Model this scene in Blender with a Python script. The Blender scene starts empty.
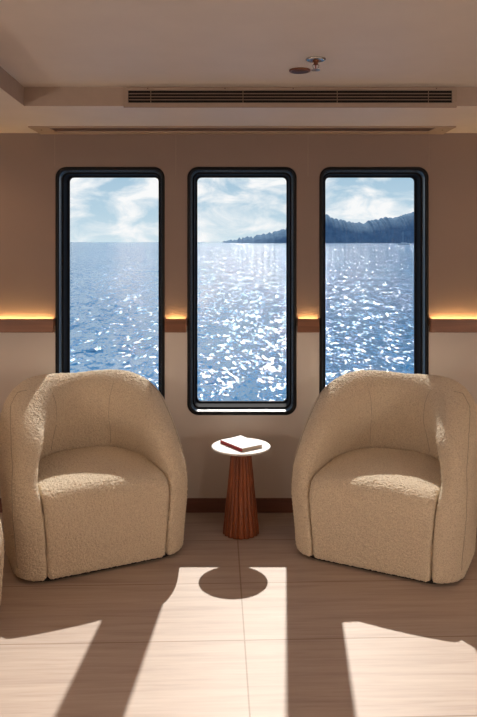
import bpy, bmesh, math, random
import numpy as np
from mathutils import Vector, Matrix
from mathutils.bvhtree import BVHTree
random.seed(7); np.random.seed(7)
PI = math.pi
sc = bpy.context.scene
C = sc.collection
R = math.radians

# ------------------------------------------------------------------ helpers
def link(name, me, mat=None, parent=None):
    o = bpy.data.objects.new(name, me); C.objects.link(o)
    if mat is not None and hasattr(me, 'materials'): me.materials.append(mat)
    if parent is not None: o.parent = parent
    return o
def obj(name, bm, mat, parent=None, smooth=False, recalc=True):
    if recalc: bmesh.ops.recalc_face_normals(bm, faces=bm.faces)
    me = bpy.data.meshes.new(name); bm.to_mesh(me); bm.free()
    if smooth:
        for p in me.polygons: p.use_smooth = True
    return link(name, me, mat, parent)
def thing(name, label, cat, loc=(0,0,0), rotz=0, group=None):
    o = bpy.data.objects.new(name, None); C.objects.link(o)
    o.location = loc; o.rotation_euler = (0,0,rotz); o.empty_display_size = .1
    o['label'] = label; o['category'] = cat
    if group: o['group'] = group
    return o
def tag(o, label, cat, group=None, kind=None):
    o['label'] = label; o['category'] = cat
    if group: o['group'] = group
    if kind: o['kind'] = kind
    return o
def struct(o, label, cat):
    o['kind'] = 'structure'; o['label'] = label; o['category'] = cat; return o
def add_box(bm, x0, x1, y0, y1, z0, z1, bevel=0, seg=2):
    r = bmesh.ops.create_cube(bm, size=1)
    vs = r['verts']
    for v in vs:
        v.co = Vector((x0+(v.co.x+.5)*(x1-x0), y0+(v.co.y+.5)*(y1-y0), z0+(v.co.z+.5)*(z1-z0)))
    if bevel:
        es = list({e for v in vs for e in v.link_edges})
        bmesh.ops.bevel(bm, geom=es, offset=bevel, segments=seg, affect='EDGES', profile=.5)
def add_quad(bm, pts):
    return bm.faces.new([bm.verts.new(p) for p in pts])
def add_lathe(bm, prof, seg=48, cx=0, cy=0, cap=True):
    rings = []
    for r, z in prof:
        rings.append([bm.verts.new((cx+r*math.cos(2*PI*i/seg), cy+r*math.sin(2*PI*i/seg), z)) for i in range(seg)])
    for a, b in zip(rings, rings[1:]):
        for i in range(seg):
            bm.faces.new((a[i], a[(i+1)%seg], b[(i+1)%seg], b[i]))
    if cap:
        bm.faces.new(rings[0]); bm.faces.new(rings[-1])
def add_tube(bm, pts, r, seg=6):
    pts = [Vector(p) for p in pts]; rings = []
    for i, p in enumerate(pts):
        d = (pts[min(i+1, len(pts)-1)] - pts[max(i-1, 0)]).normalized()
        u = d.orthogonal().normalized() if i == 0 else (u - d*u.dot(d)).normalized()
        w = d.cross(u)
        rings.append([bm.verts.new(p + r*(math.cos(2*PI*k/seg)*u + math.sin(2*PI*k/seg)*w)) for k in range(seg)])
    for a, b in zip(rings, rings[1:]):
        for k in range(seg): bm.faces.new((a[k], a[(k+1)%seg], b[(k+1)%seg], b[k]))
    bm.faces.new(rings[0]); bm.faces.new(rings[-1])
def rrect(cx, cz, w, h, r, n=8):
    pts = []
    for (sx, sz, a0) in ((1,-1,-90),(1,1,0),(-1,1,90),(-1,-1,180)):
        for k in range(n+1):
            a = R(a0 + 90*k/n)
            pts.append((cx + sx*(w/2-r) + r*math.cos(a), cz + sz*(h/2-r) + r*math.sin(a)))
    return pts

# ------------------------------------------------------------------ materials
class NT:
    def __init__(s, name):
        s.m = bpy.data.materials.new(name); s.m.use_nodes = True
        s.t = s.m.node_tree; s.n = s.t.nodes; s.b = s.n['Principled BSDF']; s.out = s.n['Material Output']
    def node(s, typ, **kw):
        n = s.n.new(typ)
        for k, v in kw.items():
            if k in n.inputs: n.inputs[k].default_value = v
            else: setattr(n, k, v)
        return n
    def l(s, a, b): s.t.links.new(a, b)
    def set(s, **kw):
        for k, v in kw.items():
            s.b.inputs[k.replace('_', ' ')].default_value = v
        return s
    def coords(s, scale=(1,1,1), rot=(0,0,0), kind='Object'):
        tc = s.node('ShaderNodeTexCoord'); mp = s.node('ShaderNodeMapping')
        mp.inputs['Scale'].default_value = scale; mp.inputs['Rotation'].default_value = rot
        s.l(tc.outputs[kind], mp.inputs['Vector']); return mp.outputs['Vector']
    def noise(s, vec, scale, detail=4, rough=.55, dist=0):
        n = s.node('ShaderNodeTexNoise'); n.inputs['Scale'].default_value = scale
        n.inputs['Detail'].default_value = detail; n.inputs['Roughness'].default_value = rough
        n.inputs['Distortion'].default_value = dist; s.l(vec, n.inputs['Vector']); return n
    def ramp(s, fac, stops):
        n = s.node('ShaderNodeValToRGB'); cr = n.color_ramp
        while len(cr.elements) < len(stops): cr.elements.new(.5)
        for e, (p, c) in zip(cr.elements, stops):
            e.position = p; e.color = (*c, 1) if len(c) == 3 else c
        s.l(fac, n.inputs['Fac']); return n.outputs['Color']
    def mix(s, fac, a, b, mode='MIX'):
        n = s.node('ShaderNodeMix'); n.data_type = 'RGBA'; n.blend_type = mode
        for sock, v in ((n.inputs['Factor'], fac), (n.inputs[6], a), (n.inputs[7], b)):
            if isinstance(v, (int, float)): sock.default_value = v
            elif isinstance(v, tuple): sock.default_value = (*v, 1)
            else: s.l(v, sock)
        return n.outputs[2]
    def math(s, op, a, b=0, clamp=False):
        n = s.node('ShaderNodeMath'); n.operation = op; n.use_clamp = clamp
        for sock, v in ((n.inputs[0], a), (n.inputs[1], b)):
            if isinstance(v, (int, float)): sock.default_value = v
            else: s.l(v, sock)
        return n.outputs[0]
    def bump(s, height, strength=.3, dist=.002):
        n = s.node('ShaderNodeBump'); n.inputs['Strength'].default_value = strength
        n.inputs['Distance'].default_value = dist; s.l(height, n.inputs['Height'])
        s.l(n.outputs['Normal'], s.b.inputs['Normal']); return n
def plain(name, col, rough=.5, metal=0, nscale=0, nbump=.1, ndist=.001):
    t = NT(name); t.set(Base_Color=(*col, 1), Roughness=rough, Metallic=metal)
    v = t.coords()
    n = t.noise(v, nscale or 30, 3)
    c = t.mix(n.outputs['Fac'], tuple(x*.93 for x in col), tuple(min(1, x*1.05) for x in col))
    t.l(c, t.b.inputs['Base Color'])
    if nscale: t.bump(n.outputs['Fac'], nbump, ndist)
    return t.m

def boucle():
    t = NT('boucle'); t.set(Roughness=.95, Specular_IOR_Level=.15)
    v = t.coords()
    n1 = t.noise(v, 190, 3, .65, .6)
    vo = t.node('ShaderNodeTexVoronoi'); vo.inputs['Scale'].default_value = 230; t.l(v, vo.inputs['Vector'])
    h = t.math('SUBTRACT', n1.outputs['Fac'], t.math('MULTIPLY', vo.outputs['Distance'], .55))
    n2 = t.noise(v, 3, 2)
    c = t.ramp(h, [(.0, (.65, .52, .38)), (.36, (.91, .78, .60))])
    c = t.mix(t.math('MULTIPLY', n2.outputs['Fac'], .25), c, (.84, .715, .53))
    t.l(c, t.b.inputs['Base Color'])
    t.b.inputs['Sheen Weight'].default_value = .7; t.b.inputs['Sheen Tint'].default_value = (1, .93, .8, 1); t.b.inputs['Sheen Roughness'].default_value = .5
    t.bump(h, .8, .007)
    return t.m
def wood(name, c1, c2, axis='X', scale=1, rough=.42):
    t = NT(name); t.set(Roughness=rough)
    s = {'X': (.7, 14, 14), 'Z': (14, 14, .7)}[axis]
    v = t.coords(tuple(k*scale for k in s))
    n = t.noise(v, 2.2, 6, .6, .8)
    c = t.ramp(n.outputs['Fac'], [(.32, c1), (.68, c2)])
    t.l(c, t.b.inputs['Base Color']); t.bump(n.outputs['Fac'], .08, .002)
    return t.m
def floor_mat():
    t = NT('floor_travertine'); t.set(Roughness=.45, Specular_IOR_Level=.16)
    v = t.coords((1, 1, 1), (0, 0, R(-1.9)))
    mp = t.node('ShaderNodeMapping'); mp.inputs['Scale'].default_value = (1.1, 15, 1); t.l(v, mp.inputs['Vector'])
    mp2 = t.node('ShaderNodeMapping'); mp2.inputs['Scale'].default_value = (3, 60, 1); t.l(v, mp2.inputs['Vector'])
    a = t.noise(mp.outputs['Vector'], 1.6, 6, .6, .5); b = t.noise(mp2.outputs['Vector'], 1.5, 4, .6, .3)
    br = t.node('ShaderNodeTexBrick'); br.offset = 0; br.offset_frequency = 2
    br.inputs['Scale'].default_value = 1; br.inputs['Brick Width'].default_value = 1.2
    br.inputs['Row Height'].default_value = .44; br.inputs['Mortar Size'].default_value = .003
    br.inputs['Mortar Smooth'].default_value = .1
    br.inputs['Color1'].default_value = (.96,.96,.96,1); br.inputs['Color2'].default_value = (1,1,1,1); br.inputs['Mortar'].default_value = (.62,.56,.50,1)
    mp3 = t.node('ShaderNodeMapping'); mp3.inputs['Location'].default_value = (-.1, .02, 0); t.l(v, mp3.inputs['Vector'])
    t.l(mp3.outputs['Vector'], br.inputs['Vector'])
    f = t.math('ADD', t.math('MULTIPLY', a.outputs['Fac'], .65), t.math('MULTIPLY', b.outputs['Fac'], .35))
    c = t.ramp(f, [(.25, (.34, .258, .213)), (.50, (.465, .37, .31)), (.75, (.55, .46, .395))])
    c = t.mix(1.0, c, br.outputs['Color'], 'MULTIPLY')
    t.l(c, t.b.inputs['Base Color'])
    t.bump(f, .05, .002)
    return t.m
def wall_mat():
    t = NT('wall_fabric_panel'); t.set(Roughness=.75, Specular_IOR_Level=.25)
    v = t.coords()
    n = t.noise(v, 260, 2); n2 = t.noise(v, 2.5, 3)
    lo = t.mix(n2.outputs['Fac'], (.66, .595, .54), (.70, .63, .575)); up = t.mix(n2.outputs['Fac'], (.27, .203, .178), (.30, .227, .197))  # paler below the rail: floor bounce put into the wall colour
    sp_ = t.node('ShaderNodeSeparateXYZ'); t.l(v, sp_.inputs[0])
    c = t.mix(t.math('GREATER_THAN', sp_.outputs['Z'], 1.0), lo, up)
    t.l(c, t.b.inputs['Base Color']); t.bump(n.outputs['Fac'], .15, .001)
    return t.m
def emis(name, col, strength):
    t = NT(name); t.set(Base_Color=(*col, 1))
    t.b.inputs['Emission Color'].default_value = (*col, 1); t.b.inputs['Emission Strength'].default_value = strength
    return t.m
def glass_mat():
    t = NT('window_glass')
    tr = t.node('ShaderNodeBsdfTransparent'); tr.inputs['Color'].default_value = (.97, .985, .99, 1)
    gl = t.node('ShaderNodeBsdfGlossy'); gl.inputs['Roughness'].default_value = .02
    fr = t.node('ShaderNodeFresnel'); fr.inputs['IOR'].default_value = 1.45
    mx = t.node('ShaderNodeMixShader')
    t.l(fr.outputs[0], mx.inputs[0]); t.l(tr.outputs[0], mx.inputs[1]); t.l(gl.outputs[0], mx.inputs[2])
    t.l(mx.outputs[0], t.out.inputs['Surface']); return t.m
def opal_mat():
    t = NT('opal_glass')
    tr = t.node('ShaderNodeBsdfTransparent'); tr.inputs['Color'].default_value = (.95, .93, .9, 1)
    t.set(Base_Color=(.8, .78, .74, 1), Roughness=.3)
    mx = t.node('ShaderNodeMixShader'); mx.inputs[0].default_value = .25
    t.l(tr.outputs[0], mx.inputs[1]); t.l(t.b.outputs[0], mx.inputs[2]); t.l(mx.outputs[0], t.out.inputs['Surface']); return t.m
def sea_mat():
    t = NT('sea_water'); t.set(Base_Color=(.025, .16, .33, 1), Roughness=.10, IOR=1.33)
    v = t.coords()
    def mp(sx, sy, rz=0):
        m = t.node('ShaderNodeMapping'); m.inputs['Scale'].default_value = (sx, sy, 1); m.inputs['Rotation'].default_value = (0, 0, rz)
        t.l(v, m.inputs['Vector']); return m.outputs['Vector']
    n1 = t.noise(mp(1.2, .5, R(6)), 1, 2, .5, .4)
    n2 = t.noise(mp(4.4, 1.7, R(-5)), 1, 2, .6, .4)
    n3 = t.noise(mp(13, 8, R(8)), 1, 2, .6)
    def vm(op, a, b=None, sc_=None):
        n = t.node('ShaderNodeVectorMath'); n.operation = op
        t.l(a, n.inputs[0]) if not isinstance(a, tuple) else setattr(n.inputs[0], 'default_value', a)
        if b is not None:
            if isinstance(b, tuple): n.inputs[1].default_value = b
            else: t.l(b, n.inputs[1])
        if sc_ is not None: n.inputs['Scale'].default_value = sc_
        return n.outputs[0]
    acc = None
    for n, k in ((n1, .8), (n2, 1.7), (n3, 1.05)):
        x = vm('SCALE', vm('SUBTRACT', n.outputs['Color'], (.5, .5, .5)), None, k)
        acc = x if acc is None else vm('ADD', acc, x)
    acc = vm('MULTIPLY', acc, (1, 1, 0))
    nrm = vm('NORMALIZE', vm('ADD', acc, (0, 0, 1)))
    t.l(nrm, t.b.inputs['Normal'])
    return t.m

M = dict(
    boucle=boucle(), floor=floor_mat(), wall=wall_mat(),
    ceil=plain('ceiling_paint', (.70, .645, .595), .55, 0, 6, .03, .001),
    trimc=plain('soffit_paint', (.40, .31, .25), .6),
    fascia=plain('fascia_paint', (.38, .295, .245), .6),  # shade on the soffit's upright faces put into a darker colour
    rail=wood('rail_walnut', (.17, .065, .032), (.28, .12, .06), 'X'),
    base=wood('baseboard_wood', (.15, .06, .04), (.21, .09, .06), 'X'),
    tablewood=wood('table_walnut', (.13, .030, .009), (.30, .078, .024), 'Z', 1.2, .35),
    black=plain('window_gloss_black', (.09, .12, .15), .22),  # grey-blue base carries part of the reveal's sky reflection
    gasket=plain('rubber_gasket', (.010, .010, .013), .8),
    flange=plain('black_flange', (.008, .008, .010), .38),
    dark=plain('dark_plinth', (.015, .012, .010), .6),
    ventframe=plain('vent_frame', (.34, .26, .21), .4),
    slat=plain('vent_slat', (.22, .15, .11), .4),
    void=plain('vent_interior', (.006, .005, .005), .9),
    seam=plain('seam_thread', (.50, .40, .28), .9),
    white=plain('white_lacquer', (.70, .68, .66), .4),
    paper=plain('book_paper', (.62, .50, .38), .8),
    cover=plain('book_cover', (.66, .68, .70), .5),
    red=plain('book_spine_red', (.38, .03, .03), .5),
    print_=plain('cover_print', (.34, .42, .54), .5),
    chrome=plain('chrome', (.6, .58, .56), .25, 1),
    copper=plain('copper_brown', (.22, .085, .05), .35, .6),
    disc=plain('brown_disc', (.095, .04, .03), .4),
    led=emis('led_warm', (1, .62, .22), 46),
    lens=emis('lamp_lens', (1, .74, .48), 6),
    glass=glass_mat(), opal=opal_mat(), sea=sea_mat(),
    hullpaint=plain('hull_paint', (.7, .7, .7), .5),
    boat=plain('boat_white', (.75, .78, .8), .4),
)

M['gasket'].node_tree.nodes['Principled BSDF'].inputs['Specular IOR Level'].default_value = .15
M['flange'].node_tree.nodes['Principled BSDF'].inputs['Specular IOR Level'].default_value = .2
M['black'].node_tree.nodes['Principled BSDF'].inputs['Specular IOR Level'].default_value = .9
# ------------------------------------------------------------------ dimensions
H = 1.45                    # camera height
F = 720.0                   # focal in px
VX, VY = 241.0, 242.0       # principal point
WY = 3.867                  # face of the window wall
ZS = 2.035                  # soffit / wall junction
ZC = 2.117                  # raised ceiling
X0, X1, YB = -3.0, 3.0, -3.0
WINS = [(-.703, 'left'), (.005, 'middle'), (.714, 'right')]
WW, WZ0, WZ1 = .586, .521, 1.853
CR = .058

# ------------------------------------------------------------------ camera
cam = bpy.data.cameras.new('camera'); co = bpy.data.objects.new('camera', cam); C.objects.link(co)
cam.sensor_fit = 'VERTICAL'; cam.sensor_height = 36; cam.lens = 36*F/717
co.location = (0, 0, H); co.rotation_euler = (R(90), 0, 0)
cam.shift_x = -(VX-238.5)/717; cam.shift_y = -(358.5-VY)/717
cam.clip_start = .05; cam.clip_end = 60000
sc.camera = co

# ------------------------------------------------------------------ room shell
bm = bmesh.new(); add_box(bm, X0-.1, X1+.1, YB-.1, WY+.14, -.12, 0)
struct(obj('floor', bm, M['floor']), 'pale striated stone-look floor tiles with thin joints', 'floor')

def wall_with_holes():
    cu = bpy.data.curves.new('w', 'CURVE'); cu.dimensions = '2D'; cu.fill_mode = 'BOTH'; cu.extrude = .065
    def spl(pts):
        s = cu.splines.new('POLY'); s.points.add(len(pts)-1); s.use_cyclic_u = True
        for p, q in zip(s.points, pts): p.co = (q[0], q[1], 0, 1)
    spl([(X0-.1, 0), (X1+.1, 0), (X1+.1, ZC+.1), (X0-.1, ZC+.1)])
    for cx, _ in WINS:
        spl(rrect(cx, (WZ0+WZ1)/2, WW-.02, WZ1-WZ0-.02, CR-.01))
    o = bpy.data.objects.new('tmp', cu); C.objects.link(o)
    bpy.context.view_layer.update()
    me = bpy.data.meshes.new_from_object(o.evaluated_get(bpy.context.evaluated_depsgraph_get()))
    bpy.data.objects.remove(o)
    bm = bmesh.new(); bm.from_mesh(me)
    for v in bm.verts: v.co = Vector((v.co.x, WY+.065-v.co.z, v.co.y))
    return bm
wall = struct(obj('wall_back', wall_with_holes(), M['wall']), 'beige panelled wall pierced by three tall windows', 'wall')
# thin panel joints beside the windows, above them
for x, z0, z1 in ((-1.0, WZ1+.002, ZS), (-.35, WZ1-.05, ZS), (.36, WZ1-.05, ZS), (1.01, WZ1+.002, ZS)):
    bm = bmesh.new(); add_box(bm, x-.0009, x+.0009, WY-.0008, WY+.004, z0, z1)
    obj('panel_joint', bm, M['ventframe'], wall)

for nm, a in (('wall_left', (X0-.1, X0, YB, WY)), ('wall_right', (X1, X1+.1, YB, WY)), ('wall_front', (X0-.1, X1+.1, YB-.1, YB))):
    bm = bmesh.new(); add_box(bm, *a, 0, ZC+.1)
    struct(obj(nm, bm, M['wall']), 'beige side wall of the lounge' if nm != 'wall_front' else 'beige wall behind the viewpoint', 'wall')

bm = bmesh.new(); add_box(bm, X0-.1, X1+.1, YB-.1, WY, ZC, ZC+.12)
ceil = struct(obj('ceiling', bm, M['ceil']), 'raised beige centre panel of the ceiling', 'ceiling')
# soffits: one along the window wall, one along the left side, its edge slightly turned
FY = 3.097
bm = bmesh.new()
def prism(bm, pts, z0, z1):
    a = [bm.verts.new((x, y, z0)) for x, y in pts]; b = [bm.verts.new((x, y, z1)) for x, y in pts]
    bm.faces.new(a); bm.faces.new(b)
    for i in range(len(pts)):
        j = (i+1) % len(pts); bm.faces.new((a[i], a[j], b[j], b[i]))
xe = -.933 + .055*(FY-YB)
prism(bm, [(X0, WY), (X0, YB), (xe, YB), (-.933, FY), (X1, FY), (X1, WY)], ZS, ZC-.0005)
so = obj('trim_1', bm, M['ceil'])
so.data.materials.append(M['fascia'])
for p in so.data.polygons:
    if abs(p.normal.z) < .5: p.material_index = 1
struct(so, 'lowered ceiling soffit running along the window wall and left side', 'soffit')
# blind housing strip at the wall/soffit junction
hx0, hx1 = -1.075, 1.085
bh = thing('blind_housing', 'long slim recessed blind housing between the soffit and the window wall', 'blind housing', (0, WY, ZS))
bm = bmesh.new()
add_box(bm, hx0, hx1, -.237, -.208, -.007, -.0003, .001, 1)
add_box(bm, hx0, hx1, -.080, -.0003, -.007, -.0003, .001, 1)
for xx in (hx0, hx1-.10): add_box(bm, xx, xx+.10, -.208, -.080, -.0065, -.0003, .001, 1)
obj('housing', bm, M['trimc'], bh)
bm = bmesh.new(); add_box(bm, hx0+.10, hx1-.10, -.2075, -.0805, -.0015, -.0004)
obj('slot', bm, M['disc'], bh)
for xx in (hx0+.045, hx1-.045):
    bm = bmesh.new(); add_lathe(bm, [(.004, -.0085), (.004, -.0066)], 12, xx, -.15); obj('screw', bm, M['disc'], bh)

# baseboard
bm = bmesh.new(); add_box(bm, X0, X1, WY-.012, WY-.0003, 0.0003, .076, .002, 1)
struct(obj('baseboard_back', bm, M['base']), 'dark reddish wooden baseboard under the windows', 'baseboard')

# timber rail with LED strip, four visible lengths
rails = [(X0+.01, -1.0), (-.406, -.292), (.302, .417), (1.011, X1-.01)]
RZ0, RZ1 = .968, 1.040
rl = ['timber wall rail left of the left window', 'short timber wall rail between left and middle windows',
      'short timber wall rail between middle and right windows', 'timber wall rail right of the right window']
for k, (a, b) in enumerate(rails):
    bm = bmesh.new()
    add_box(bm, a, b, WY-.034, WY-.022, RZ0, RZ1, .0015, 1)
    add_box(bm, a, b, WY-.022, WY-.0003, RZ0, RZ1-.030)
    o = struct(obj('trim_%d' % (k+2), bm, M['rail']), rl[k], 'wall rail')
    for xa, xb in ((a, a+.006), (b-.006, b)):
        bm = bmesh.new(); add_box(bm, xa, xb, WY-.022, WY-.0003, RZ1-.030, RZ1); obj('end_cap', bm, M['rail'], o)
    bm = bmesh.new(); add_box(bm, a+.008, b-.008, WY-.020, WY-.006, RZ1-.0295, RZ1-.014)
    obj('led_strip', bm, M['led'], o)

# ------------------------------------------------------------------ windows
def window(k, cx, side):
    cz = (WZ0+WZ1)/2; w, h = WW, WZ1-WZ0
    root = bpy.data.objects.new('window_%d' % (k+1), None); C.objects.link(root); root.location = (cx, WY, cz)
    struct(root, {'left': 'leftmost tall window in a glossy black rounded frame, open sea only',
                  'middle': 'middle tall window in a glossy black rounded frame, behind the table',
                  'right': 'rightmost tall window in a glossy black rounded frame, wooded hills outside'}[side], 'window')
    def sweep(prof, mat, name, closed=False, smooth=True):
        bm = bmesh.new(); rings = []
        for u, v in prof:
            rings.append([bm.verts.new((x, v, z)) for x, z in rrect(0, 0, w-2*u, h-2*u, max(CR-u*.75, .012), 10)])
        n = len(rings[0])
        for a, b in zip(rings, rings[1:]):
            for i in range(n): bm.faces.new((a[i], a[(i+1)%n], b[(i+1)%n], b[i]))
        o = obj(name, bm, mat, root, smooth)
        if smooth:
            md = o.modifiers.new('ws', 'WEIGHTED_NORMAL') if False else None
        return o
    # moulded flange standing proud of the wall, then a concave channel
    sweep([(0, .002), (.000, -.003), (.003, -.007), (.009, -.009), (.015, -.008), (.019, -.004), (.0195, .004)], M['flange'], 'flange')
    sweep([(.0195, .004), (.0205, .012), (.0225, .026), (.0255, .036)], M['black'], 'inner_reveal')
    sweep([(.0255, .036), (.034, .038)], M['gasket'], 'step')
    sweep([(.034, .038), (.0355, .06), (.037, .10), (.040, .112), (.046, .114), (.046, .135), (.003, .135), (.003, .02), (0, .002)], M['gasket'], 'gasket')
    bm = bmesh.new(); ps = rrect(0, 0, w-.086, h-.086, CR-.03, 8)
    a = [bm.verts.new((x, .122, z)) for x, z in ps]; bm.faces.new(a)
    obj('glass_pane', bm, M['glass'], root)
for k, (cx, s) in enumerate(WINS): window(k, cx, s)

# ------------------------------------------------------------------ air vent on the soffit face
vt = thing('air_vent', 'long slotted air conditioning grille on the soffit face', 'air vent', (.21, FY, 0))
vx0, vx1, vz0, vz1 = -.714, .716, 2.027, 2.1145
bm = bmesh.new()
def frame_boxes(bm, x0, x1, z0, z1, tx, tb, tt, y0, y1):
    add_box(bm, x0, x1, y0, y1, z1-tt, z1, .0015, 1); add_box(bm, x0, x1, y0, y1, z0, z0+tb, .0015, 1)
    add_box(bm, x0, x0+tx, y0, y1, z0+tb, z1-tt); add_box(bm, x1-tx, x1, y0, y1, z0+tb, z1-tt)
frame_boxes(bm, vx0, vx1, vz0, vz1, .020, .021, .014, -.009, -.0003)
obj('grille_frame', bm, M['ventframe'], vt)
bm = bmesh.new(); add_box(bm, vx0+.02, vx1-.02, -.0012, -.0004, vz0+.021, vz1-.014); obj('duct_opening', bm, M['void'], vt)
zz0, zz1 = vz0+.021, vz1-.014
for k in range(3):
    z = zz0 + (zz1-zz0)*(k+1)/4
    bm = bmesh.new(); add_box(bm, vx0+.02, vx1-.02, -.007, -.0013, z-.0018, z+.0018, .0006, 1); obj('slat', bm, M['slat'], vt)
for px in (151, 243, 337, 428):
    x = (px-VX)/F*FY - .21
    bm = bmesh.new(); add_box(bm, x-.0016, x+.0016, -.0082, -.0071, zz0, zz1); obj('divider', bm, M['slat'], vt)
for px in (148, 225, 293, 436):
    x = (px-VX)/F*FY - .21
    bm = bmesh.new(); add_lathe(bm, [(.003, 0), (.0025, .0012)], 10)
    for v in bm.verts: v.co = Vector((x+v.co.x, -.009-v.co.z, vz1-.006+v.co.y))
    obj('screw', bm, M['disc'], vt)

# ------------------------------------------------------------------ ceiling fittings
sp = thing('fire_sprinkler', 'chrome fire sprinkler hanging from a round escutcheon on the ceiling', 'sprinkler', (.272, 2.62, ZC))
bm = bmesh.new(); add_lathe(bm, [(.036, -.0002), (.037, -.003), (.031, -.007), (.020, -.008), (.014, -.0065)], 40); obj('escutcheon', bm, M['chrome'], sp, True)
bm = bmesh.new(); add_lathe(bm, [(.013, -.006), (.013, -.011), (.008, -.013), (.008, -.021), (.006, -.023)], 20); obj('body', bm, M['copper'], sp, True)
bm = bmesh.new()
for s in (-1, 1):
    add_tube(bm, [(s*.006, 0, -.019), (s*.012, 0, -.025), (s*.009, 0, -.034), (s*.001, 0, -.039)], .0016, 6)
obj('yoke', bm, M['chrome'], sp, True)
bm = bmesh.new(); add_tube(bm, [(0, 0, -.023), (0, 0, -.037)], .0018, 8); obj('glass_bulb', bm, M['red'], sp, True)
bm = bmesh.new(); add_lathe(bm, [(.003, -.037), (.004, -.0395), (.016, -.0405), (.016, -.0418), (.003, -.0425)], 24); obj('deflector', bm, M['chrome'], sp)
dk = thing('ceiling_disc', 'dark reddish brown round cover plate on the ceiling beside the sprinkler', 'ceiling plate', (.228, 2.79, ZC))
bm = bmesh.new(); add_lathe(bm, [(.041, -.0002), (.042, -.004), (.039, -.007), (.034, -.0075)], 48); obj('rim', bm, M['copper'], dk, True)
bm = bmesh.new(); add_lathe(bm, [(.033, -.0065), (.033, -.0085), (.001, -.0095)], 40); obj('cover', bm, M['disc'], dk, True)

# ------------------------------------------------------------------ signed-distance meshing for upholstery
def smax(a, b, k):
    h = np.maximum(k-np.abs(a-b), 0)/k
    return np.maximum(a, b) + h*h*k*.25
def smin(a, b, k): return -smax(-a, -b, k)
def rbox2(x, y, bx, by, rf, rb):
    """rounded box, rf = radius of front (-y) corners, rb = back corners"""
    r = np.where(y > 0, rb, rf)
    qx = np.abs(x)-bx+r; qy = np.abs(y)-by+r
    return np.minimum(np.maximum(qx, qy), 0) + np.hypot(np.maximum(qx, 0), np.maximum(qy, 0)) - r
def surface_net(f, lo, hi, res):
    ax = [np.arange(l, h+res, res) for l, h in zip(lo, hi)]
    X, Y, Z = np.meshgrid(*ax, indexing='ij')
    V = f(X, Y, Z)
    S = V < 0
    nx, ny, nz = V.shape
    corners = [(i, j, k) for i in (0,1) for j in (0,1) for k in (0,1)]
    def sl(A, c): return A[c[0]:nx-1+c[0], c[1]:ny-1+c[1], c[2]:nz-1+c[2]]
    cnt = sum(sl(S, c).astype(int) for c in corners)
    act = (cnt > 0) & (cnt < 8)
    idx = -np.ones(act.shape, int); I = np.argwhere(act); idx[act] = np.arange(len(I))
    acc = np.zeros((len(I), 3)); num = np.zeros(len(I))
    for c in corners:
        for d in range(3):
            if c[d] == 0:
                e = list(c); e[d] = 1
                va = V[I[:,0]+c[0], I[:,1]+c[1], I[:,2]+c[2]]; vb = V[I[:,0]+e[0], I[:,1]+e[1], I[:,2]+e[2]]
                m = (va < 0) != (vb < 0)
                t = va/np.where(m, va-vb, 1)
                p = np.tile(np.array(c, float), (len(I), 1)); p[:, d] += np.where(m, t, 0)
                acc[m] += p[m]; num[m] += 1
    P = (I + acc/num[:, None])*res + np.array(lo)
    faces = []
    for d in range(3):
        u, v = (d+1) % 3, (d+2) % 3
        a = [slice(1, -1)]*3; a[d] = slice(0, -1)
        b = [slice(1, -1)]*3; b[d] = slice(1, None)
        s0 = S[tuple(a)]; s1 = S[tuple(b)]
        for flip, m in ((False, s0 & ~s1), (True, ~s0 & s1)):
            E = np.argwhere(m)
            for q in range(3):
                if q != d: E[:, q] += 1
            def cell(du, dv):
                J = E.copy(); J[:, u] += du; J[:, v] += dv; return idx[J[:,0], J[:,1], J[:,2]]
            quad = np.stack([cell(-1,-1), cell(0,-1), cell(0,0), cell(-1,0)], 1)
            if flip: quad = quad[:, ::-1]
            faces.append(quad)
    Fc = np.concatenate(faces); Fc = Fc[(Fc >= 0).all(1)]
    return P, Fc
def net_mesh(name, f, lo, hi, res, fuzz=0):
    P, Fc = surface_net(f, lo, hi, res)
    me = bpy.data.meshes.new(name); me.from_pydata(P.tolist(), [], Fc.tolist()); me.update()
    bm = bmesh.new(); bm.from_mesh(me)
    for _ in range(2): bmesh.ops.smooth_vert(bm, verts=bm.verts, factor=.5, use_axis_x=True, use_axis_y=True, use_axis_z=True)
    bm.to_mesh(me); bm.free()
    for p in me.polygons: p.use_smooth = True
    return me

# chair, local frame: front towards -Y, base centre at the origin
HW, HB, TH = .420, .362, .132
CH = .785
def taper(z): 
    t = np.clip(z/.50, 0, 1); return .925 + .075*t*t*(3-2*t)
def inner2(x, y, z, off=0):
    s = taper(z); xs, ys = x/s, y/s
    lean = -np.clip((z-.40)/.16, 0, 1)*.045
    yb = HB-TH-.005 + lean*.3
    y0 = -1.2; by = (yb-y0)/2
    return rbox2(xs, ys-(yb+y0)/2, HW-TH+.002+off + lean*1.5, by+off*1, .05, .262)
def shell_f(x, y, z):
    s = taper(z)
    o = rbox2(x/s, y/s, HW, HB, .15, .355)
    q = np.clip((.30-y)/.63, 0, 1.2)
    zt = CH - .38*q**2.05 - .8*np.maximum(np.abs(x)-.2, 0)**2
    slope = .38*2.05/.63*q**1.05
    top = (z-zt)/np.sqrt(1+slope**2)
    d = smax(o, top, .15 - .05*np.clip(y/.25, 0, 1))
    kk = .018 + .125*np.clip((z-.30)/.16, 0, 1)
    d = smax(d, -inner2(x, y, z), kk)
    d = smax(d, .012-z, .02)
    return d
def seat_f(x, y, z):
    s = taper(z)
    d = inner2(x, y, z, -.0025)
    front = -(y/s) - HB + .004 + 0*x
    crown = .018*(1-np.clip((x/.27)**2, 0, 1)) 
    top = z - (.388 + crown + .10*np.clip(y, -.3, .3)*.35)
    f2 = smax(front, top, .12)
    # arms' outer roundness keeps the seat front gently bowed
    d = smax(d, f2, .02)
    d = smax(d, .012-z, .02)
    d = smax(d, y-.20, .02)
    return d
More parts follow.
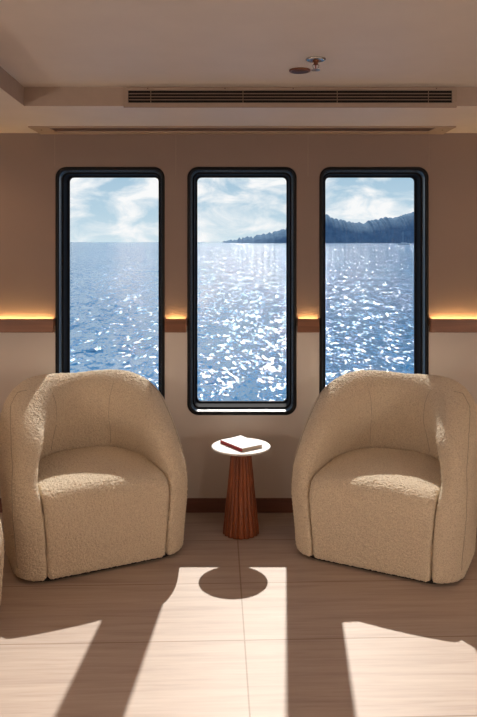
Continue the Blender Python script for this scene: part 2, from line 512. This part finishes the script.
shell_me = net_mesh('armchair_shell', shell_f, (-.46,-.42,-.0), (.46,.42,.86), .0105)
seat_me = net_mesh('armchair_seat', seat_f, (-.33,-.42,-.0), (.33,.27,.52), .0105)
fz = bpy.data.textures.new('fuzz', 'CLOUDS'); fz.noise_scale = .009; fz.noise_depth = 1
def uphol(name, me, parent):
    o = bpy.data.objects.new(name, me); C.objects.link(o); o.parent = parent
    if not me.materials: me.materials.append(M['boucle'])
    s = o.modifiers.new('sub', 'SUBSURF'); s.levels = 1; s.render_levels = 2
    d = o.modifiers.new('fuzz', 'DISPLACE'); d.texture = fz; d.strength = .008; d.mid_level = .5; d.texture_coords = 'LOCAL'
    return o
bmt = bmesh.new(); bmt.from_mesh(shell_me); bvh = BVHTree.FromBMesh(bmt); bmt.free()
def snap(pts, off=.0005):
    out = []
    for p in pts:
        q, n, _, _ = bvh.find_nearest(Vector(p)); out.append(q + n*off)
    return out
def dense(pts, n=14):
    out = []
    for a, b in zip(pts, pts[1:]):
        for k in range(n): out.append(Vector(a).lerp(Vector(b), k/n))
    out.append(Vector(pts[-1])); return out
def make_chair(label, loc, rz):
    t = thing('armchair', label, 'armchair', loc, rz, 'cream tub armchairs')
    uphol('shell', shell_me, t); uphol('seat', seat_me, t)
    bm = bmesh.new()
    ps = rbox_outline(.335, .30, .09, .27)
    prism(bm, ps, .001, .016)
    obj('plinth', bm, M['dark'], t)
    for s in (-1, 1):
        # seam that runs down the outer front corner and back over the top of the arm
        path = [(s*.42, -.27, .06), (s*.42, -.26, .35), (s*.42, -.21, .48), (s*.41, -.10, .60), (s*.39, .04, .72), (s*.34, .10, .78), (s*.28, .10, .76)]
        bm = bmesh.new(); add_tube(bm, snap(dense(path, 8), .0014), .0014, 6)
        obj('seam', bm, M['seam'], t, True)
    for xx in (-.165, .165):
        path = [(xx, .21, .43), (xx*1.05, .20, .55), (xx*1.1, .20, .70)]
        bm = bmesh.new(); add_tube(bm, snap(dense(path, 6), .0014), .0012, 6)
        obj('back_seam', bm, M['seam'], t, True)
    return t
def rbox_outline(bx, by, rf, rb, n=8):
    pts = []
    for sx, sy, a0, r in ((1,-1,-90,rf),(1,1,0,rb),(-1,1,90,rb),(-1,-1,180,rf)):
        for k in range(n+1):
            a = R(a0+90*k/n); pts.append((sx*(bx-r)+r*math.cos(a), sy*(by-r)+r*math.sin(a)))
    return pts
def dup(root, label, loc, rz):
    r = root.copy(); C.objects.link(r); r.location = loc; r.rotation_euler = (0, 0, rz); r['label'] = label
    for ch in list(root.children):
        c = ch.copy(); C.objects.link(c); c.parent = r
        for g in ch.children:
            d = g.copy(); C.objects.link(d); d.parent = c
    return r
chair = make_chair('cream boucle tub armchair standing left of the small round table', (-.722, 3.458, 0), R(26))
dup(chair, 'cream boucle tub armchair standing right of the small round table', (.708, 3.438, 0), R(-27))
dup(chair, 'cream boucle armchair cut off by the left picture edge, only its arm showing', (-1.300, 2.57, 0), R(84))

# ------------------------------------------------------------------ side table with book
TX, TY, TZ = 0.0, 3.592, .434
st = thing('side_table', 'small round side table with white top and fluted reddish wood cone base', 'side table', (TX, TY, 0))
bm = bmesh.new(); nfl = 18; rings = []; per = 6
for k in range(17):
    q = k/16; z = .003 + q*.419; r0 = .0945 + (.050-.0945)*(q**.86)
    if k == 0: r0 -= .003
    ring = []
    for i in range(nfl*per):
        ph = (i % per)/per; bulge = math.sin(PI*ph)
        r = r0*(1 - .08 + .08*bulge**.6 if ph else 1-.09)
        a = 2*PI*i/(nfl*per); ring.append(bm.verts.new((r*math.cos(a), r*math.sin(a), z)))
    rings.append(ring)
n = nfl*per
for a, b in zip(rings, rings[1:]):
    for i in range(n): bm.faces.new((a[i], a[(i+1)%n], b[(i+1)%n], b[i]))
bm.faces.new(rings[0]); bm.faces.new(rings[-1])
obj('pedestal', bm, M['tablewood'], st)
bm = bmesh.new(); add_lathe(bm, [(.080, .0003), (.080, .0035)], 40); obj('base_glide', bm, M['dark'], st)
bm = bmesh.new(); add_lathe(bm, [(.135, .4215), (.144, .424), (.1475, .428), (.1475, .431), (.1455, .434), (.14, .4342)], 72)
tt = obj('table_top', bm, M['white'], st, False)
bk = thing('book', 'thin book with white cover and red spine lying on the side table', 'book', (TX+.002, TY+.006, TZ+.0005), R(-54.5))
# local x runs along the long side; spine on -y? (left/front edge), pages on +x end
L, W, T = .188, .126, .0165
bm = bmesh.new(); add_box(bm, -L/2+.003, L/2-.003, -W/2+.004, W/2-.004, .0015, T-.002); obj('page_block', bm, M['paper'], bk)
bm = bmesh.new(); add_box(bm, -L/2, L/2, -W/2, W/2, 0, .0015); obj('back_cover', bm, M['cover'], bk)
bm = bmesh.new(); nx, ny = 14, 10
def lift(x, y): return T-.0019 + .006*max(0, (y/W+.1))**2*max(0, (.5-x/L))**2*1.6
g0 = [[bm.verts.new((-L/2+L*i/nx, -W/2+W*j/ny, lift(-L/2+L*i/nx, -W/2+W*j/ny))) for j in range(ny+1)] for i in range(nx+1)]
g1 = [[bm.verts.new((v.co.x, v.co.y, v.co.z+.0014)) for v in row] for row in g0]
for i in range(nx):
    for j in range(ny):
        bm.faces.new((g0[i][j], g0[i][j+1], g0[i+1][j+1], g0[i+1][j])); bm.faces.new((g1[i][j], g1[i+1][j], g1[i+1][j+1], g1[i][j+1]))
for i in range(nx):
    for j in (0, ny): bm.faces.new((g0[i][j], g0[i+1][j], g1[i+1][j], g1[i][j]))
for j in range(ny):
    for i in (0, nx): bm.faces.new((g0[i][j], g0[i][j+1], g1[i][j+1], g1[i][j]))
fc = obj('front_cover', bm, M['cover'], bk)
bm = bmesh.new(); add_box(bm, -L/2, L/2, -W/2-.0012, -W/2+.0012, 0.0002, T-.0006, .0005, 1); o = obj('spine', bm, M['red'], bk); o['label'] = 'red spine'
bm = bmesh.new(); add_box(bm, -.01, .055, -.030, .030, T-.0003, T-.0001); o = obj('cover_print', bm, M['print_'], fc); o['label'] = 'pale grey-blue print'

# ------------------------------------------------------------------ unseen lamps: added room fill, then soffit corner downlights
def downlight(x, y, z, power, label, col=(1, .74, .50), ang=130, blend=.6, tilt=0):
    t = thing('ceiling_downlight', label, 'downlight', (x, y, z), 0, 'recessed ceiling downlights')
    bm = bmesh.new(); add_lathe(bm, [(.05, -.0003), (.05, -.005), (.040, -.006), (.038, -.002)], 32, cap=False); obj('rim', bm, M['chrome'], t)
    bm = bmesh.new(); add_lathe(bm, [(.037, -.0005), (.037, -.002)], 24); obj('lens', bm, M['lens'], t)
    l = bpy.data.lights.new('lamp', 'SPOT'); l.energy = power; l.color = col; l.spot_size = R(ang); l.spot_blend = blend; l.shadow_soft_size = .04
    o = bpy.data.objects.new('lamp', l); C.objects.link(o); o.parent = t; o.location = (0, 0, -.02); o.rotation_euler = (tilt, 0, 0)
    return t
for x, y, lb in ((-.8, 1.2, 'ceiling downlight ahead of the left armchair'), (.8, 1.2, 'ceiling downlight ahead of the right armchair'),
                 (-.8, -1.0, 'ceiling downlight behind the viewpoint at left'), (.8, -1.0, 'ceiling downlight behind the viewpoint at right')):
    z = ZC
    downlight(x, y, z, 8, lb, (1, .74, .50))  # added out of view as warm fill for the chair fronts
for lx, ly, lb in ((-2.6, .6, 'opal globe floor lamp near the left wall ahead of the viewpoint'), (2.6, .6, 'opal globe floor lamp near the right wall ahead of the viewpoint'),
                   (-2.5, -1.6, 'opal globe floor lamp in the rear left corner'), (2.5, -1.6, 'opal globe floor lamp in the rear right corner')):
    t = thing('floor_lamp', lb, 'lamp', (lx, ly, 0), 0, 'opal globe floor lamps')  # added unseen lamp that lifts the interior brightness
    bm = bmesh.new(); add_lathe(bm, [(.14, .0005), (.14, .012), (.12, .018), (.012, .022)], 32); obj('base', bm, M['dark'], t)
    bm = bmesh.new(); add_lathe(bm, [(.010, .02), (.010, .95), (.03, .96), (.03, .975)], 16); obj('pole', bm, M['chrome'], t)
    bm = bmesh.new(); add_lathe(bm, [(.12*math.sin(R(a)) , 1.09-.12*math.cos(R(a))) for a in (14, 30, 50, 70, 90, 110, 130, 150, 166, 179)], 32)
    obj('globe', bm, M['opal'], t, True)
    l = bpy.data.lights.new('lamp', 'POINT'); l.energy = 46; l.color = (1, .90, .80); l.shadow_soft_size = .11
    o = bpy.data.objects.new('lamp', l); C.objects.link(o); o.parent = t; o.location = (0, 0, 1.09)
downlight(-1.62, 3.45, ZS, 7, 'soffit downlight in the left corner by the window wall', (1, .60, .32), 150)
downlight(1.66, 3.45, ZS, 4, 'soffit downlight in the right corner by the window wall', (1, .60, .32), 150)

# ------------------------------------------------------------------ outside: sea, island, boat
SEA = -4.0
bm = bmesh.new(); add_quad(bm, [(-30000, 4.6, SEA), (30000, 4.6, SEA), (30000, 45000, SEA), (-30000, 45000, SEA)])
o = obj('sea', bm, M['sea'], None, False, False)
for p in o.data.polygons: pass
o['label'] = 'rippled blue sea glittering in the sun outside the windows'; o['category'] = 'sea'; o['kind'] = 'stuff'

def hill_mat():
    t = NT('wooded_hill'); t.set(Roughness=1.0, Specular_IOR_Level=0)
    v = t.coords()
    n = t.noise(v, .03, 6, .75)
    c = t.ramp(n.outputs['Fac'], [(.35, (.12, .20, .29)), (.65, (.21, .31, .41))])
    t.l(c, t.b.inputs['Base Color'])
    # aerial haze over the water is put into the pale blue-grey base colour
    return t.m
hm = hill_mat()
prof = [(219, 0), (222, 1.8), (230, 3.5), (245, 5.5), (260, 8.5), (275, 11.5), (290, 16), (305, 24), (318, 29), (326, 30), (331, 29.5), (340, 26), (350, 23.5),
        (360, 21.5), (368, 21), (378, 23), (388, 25), (396, 26), (404, 27), (412, 29), (425, 33), (445, 36), (480, 30), (540, 14), (600, 0)]
def island(D, pr, depth, name, label):
    bm = bmesh.new()
    xs = np.arange(pr[0][0], pr[-1][0], .4); hs = np.interp(xs, [p[0] for p in pr], [p[1] for p in pr])
    NY = 16; rng = np.random.RandomState(3); rows = []; sm = np.convolve(rng.randn(len(xs)+8), np.ones(5)/5, 'valid')[:len(xs)]
    for j in range(NY+1):
        q = j/NY; env = math.sin(PI*min(1, q*1.0))**.6 if 0 < q < 1 else 0
        row = []
        for i, x in enumerate(xs):
            d = D + depth*q
            jit = sm[i]*1.9*min(1, hs[i]/6) if env else 0
            X = (x-VX)/F*D
            Z = SEA - 1 + (env*(hs[i]+jit))/F*D + (H-SEA)*0
            row.append(bm.verts.new((X, d, Z)))
        rows.append(row)
    for a, b in zip(rows, rows[1:]):
        for i in range(len(xs)-1): bm.faces.new((a[i], a[i+1], b[i+1], b[i]))
    return tag(obj(name, bm, hm, None, True), label, 'hill')
island(4000, prof, 500, 'island', 'long wooded blue-grey headland on the horizon beyond the water')
# boat near the far shore, seen low in the right window
BD = 1500.0
bx = (404-VX)/F*BD
bt = thing('boat', 'tiny white boat with a mast near the far shore in the right window', 'boat', (bx, BD, SEA))
bm = bmesh.new()
s = BD/F
rows = []
for xx, hw, zt in ((-6.5, .25, 2.0), (-5.5, .9, 1.5), (-2, 1.2, 1.4), (3, 1.2, 1.4), (6, .9, 1.6)):
    rows.append([bm.verts.new((xx*s, -hw*s, zt*s*.7)), bm.verts.new((xx*s, -hw*s*.6, -.2)), bm.verts.new((xx*s, hw*s*.6, -.2)), bm.verts.new((xx*s, hw*s, zt*s*.7))])
for a, b in zip(rows, rows[1:]):
    for i in range(4): bm.faces.new((a[i], a[(i+1)%4], b[(i+1)%4], b[i]))
bm.faces.new(rows[0]); bm.faces.new(rows[-1])
obj('hull', bm, M['boat'], bt)
bm = bmesh.new(); add_box(bm, -3*s, 3*s, -.7*s, .7*s, .9*s, 2.0*s, .3, 1); obj('cabin', bm, M['boat'], bt)
bm = bmesh.new(); add_tube(bm, [(-1*s, 0, 1*s), (-1*s, 0, 13*s)], .16*s, 6); obj('mast', bm, M['boat'], bt)

# ------------------------------------------------------------------ sun and sky
sun = bpy.data.lights.new('sun', 'SUN'); sun.energy = 5.6; sun.angle = R(.6); sun.color = (1, .93, .84)
so_ = bpy.data.objects.new('sun', sun); C.objects.link(so_)
SD = Vector((-.064, -1, -.825)).normalized()
so_.rotation_euler = SD.to_track_quat('-Z', 'Y').to_euler(); so_.location = (2, 20, 15)

w = bpy.data.worlds.new('sky'); sc.world = w; w.use_nodes = True
nt = w.node_tree; N = nt.nodes; Lk = nt.links
bg = N['Background']
tc = N.new('ShaderNodeTexCoord'); sep = N.new('ShaderNodeSeparateXYZ'); Lk.new(tc.outputs['Generated'], sep.inputs[0])
def wramp(fac, stops):
    n = N.new('ShaderNodeValToRGB'); cr = n.color_ramp
    while len(cr.elements) < len(stops): cr.elements.new(.5)
    for e, (p, c) in zip(cr.elements, stops): e.position = p; e.color = (*c, 1)
    Lk.new(fac, n.inputs['Fac']); return n.outputs['Color']
base = wramp(sep.outputs['Z'], [(0, (.66, .80, .87)), (.04, (.50, .68, .80)), (.12, (.33, .53, .70)), (.3, (.14, .33, .58)), (.7, (.09, .22, .45))])
mp = N.new('ShaderNodeMapping'); mp.inputs['Scale'].default_value = (1, 1, 2.0); mp.inputs['Location'].default_value = (.35, 0, .4); Lk.new(tc.outputs['Generated'], mp.inputs['Vector'])
nz = N.new('ShaderNodeTexNoise'); nz.inputs['Scale'].default_value = 15; nz.inputs['Detail'].default_value = 8; nz.inputs['Roughness'].default_value = .56; nz.inputs['Distortion'].default_value = .5
Lk.new(mp.outputs['Vector'], nz.inputs['Vector'])
cl = wramp(nz.outputs['Fac'], [(.41, (0, 0, 0)), (.60, (1, 1, 1))])
fade = wramp(sep.outputs['Z'], [(.08, (1, 1, 1)), (.22, (.25, .25, .25))])
mu = N.new('ShaderNodeMath'); mu.operation = 'MULTIPLY'; Lk.new(cl, mu.inputs[0]); Lk.new(fade, mu.inputs[1])
mx = N.new('ShaderNodeMix'); mx.data_type = 'RGBA'
Lk.new(mu.outputs[0], mx.inputs['Factor']); Lk.new(base, mx.inputs[6]); mx.inputs[7].default_value = (1, 1, 1, 1)
Lk.new(mx.outputs[2], bg.inputs['Color']); bg.inputs['Strength'].default_value = 1.0

# ------------------------------------------------------------------ view + sampling behaviour
vs = sc.view_settings; vs.view_transform = 'Standard'; vs.look = 'None'; vs.gamma = 1; vs.use_curve_mapping = False; vs.exposure = 0.0
cy = sc.cycles
cy.use_denoising = True
cy.max_bounces = 10; cy.diffuse_bounces = 6; cy.transparent_max_bounces = 12
cy.sample_clamp_indirect = 6; cy.caustics_reflective = False; cy.caustics_refractive = False
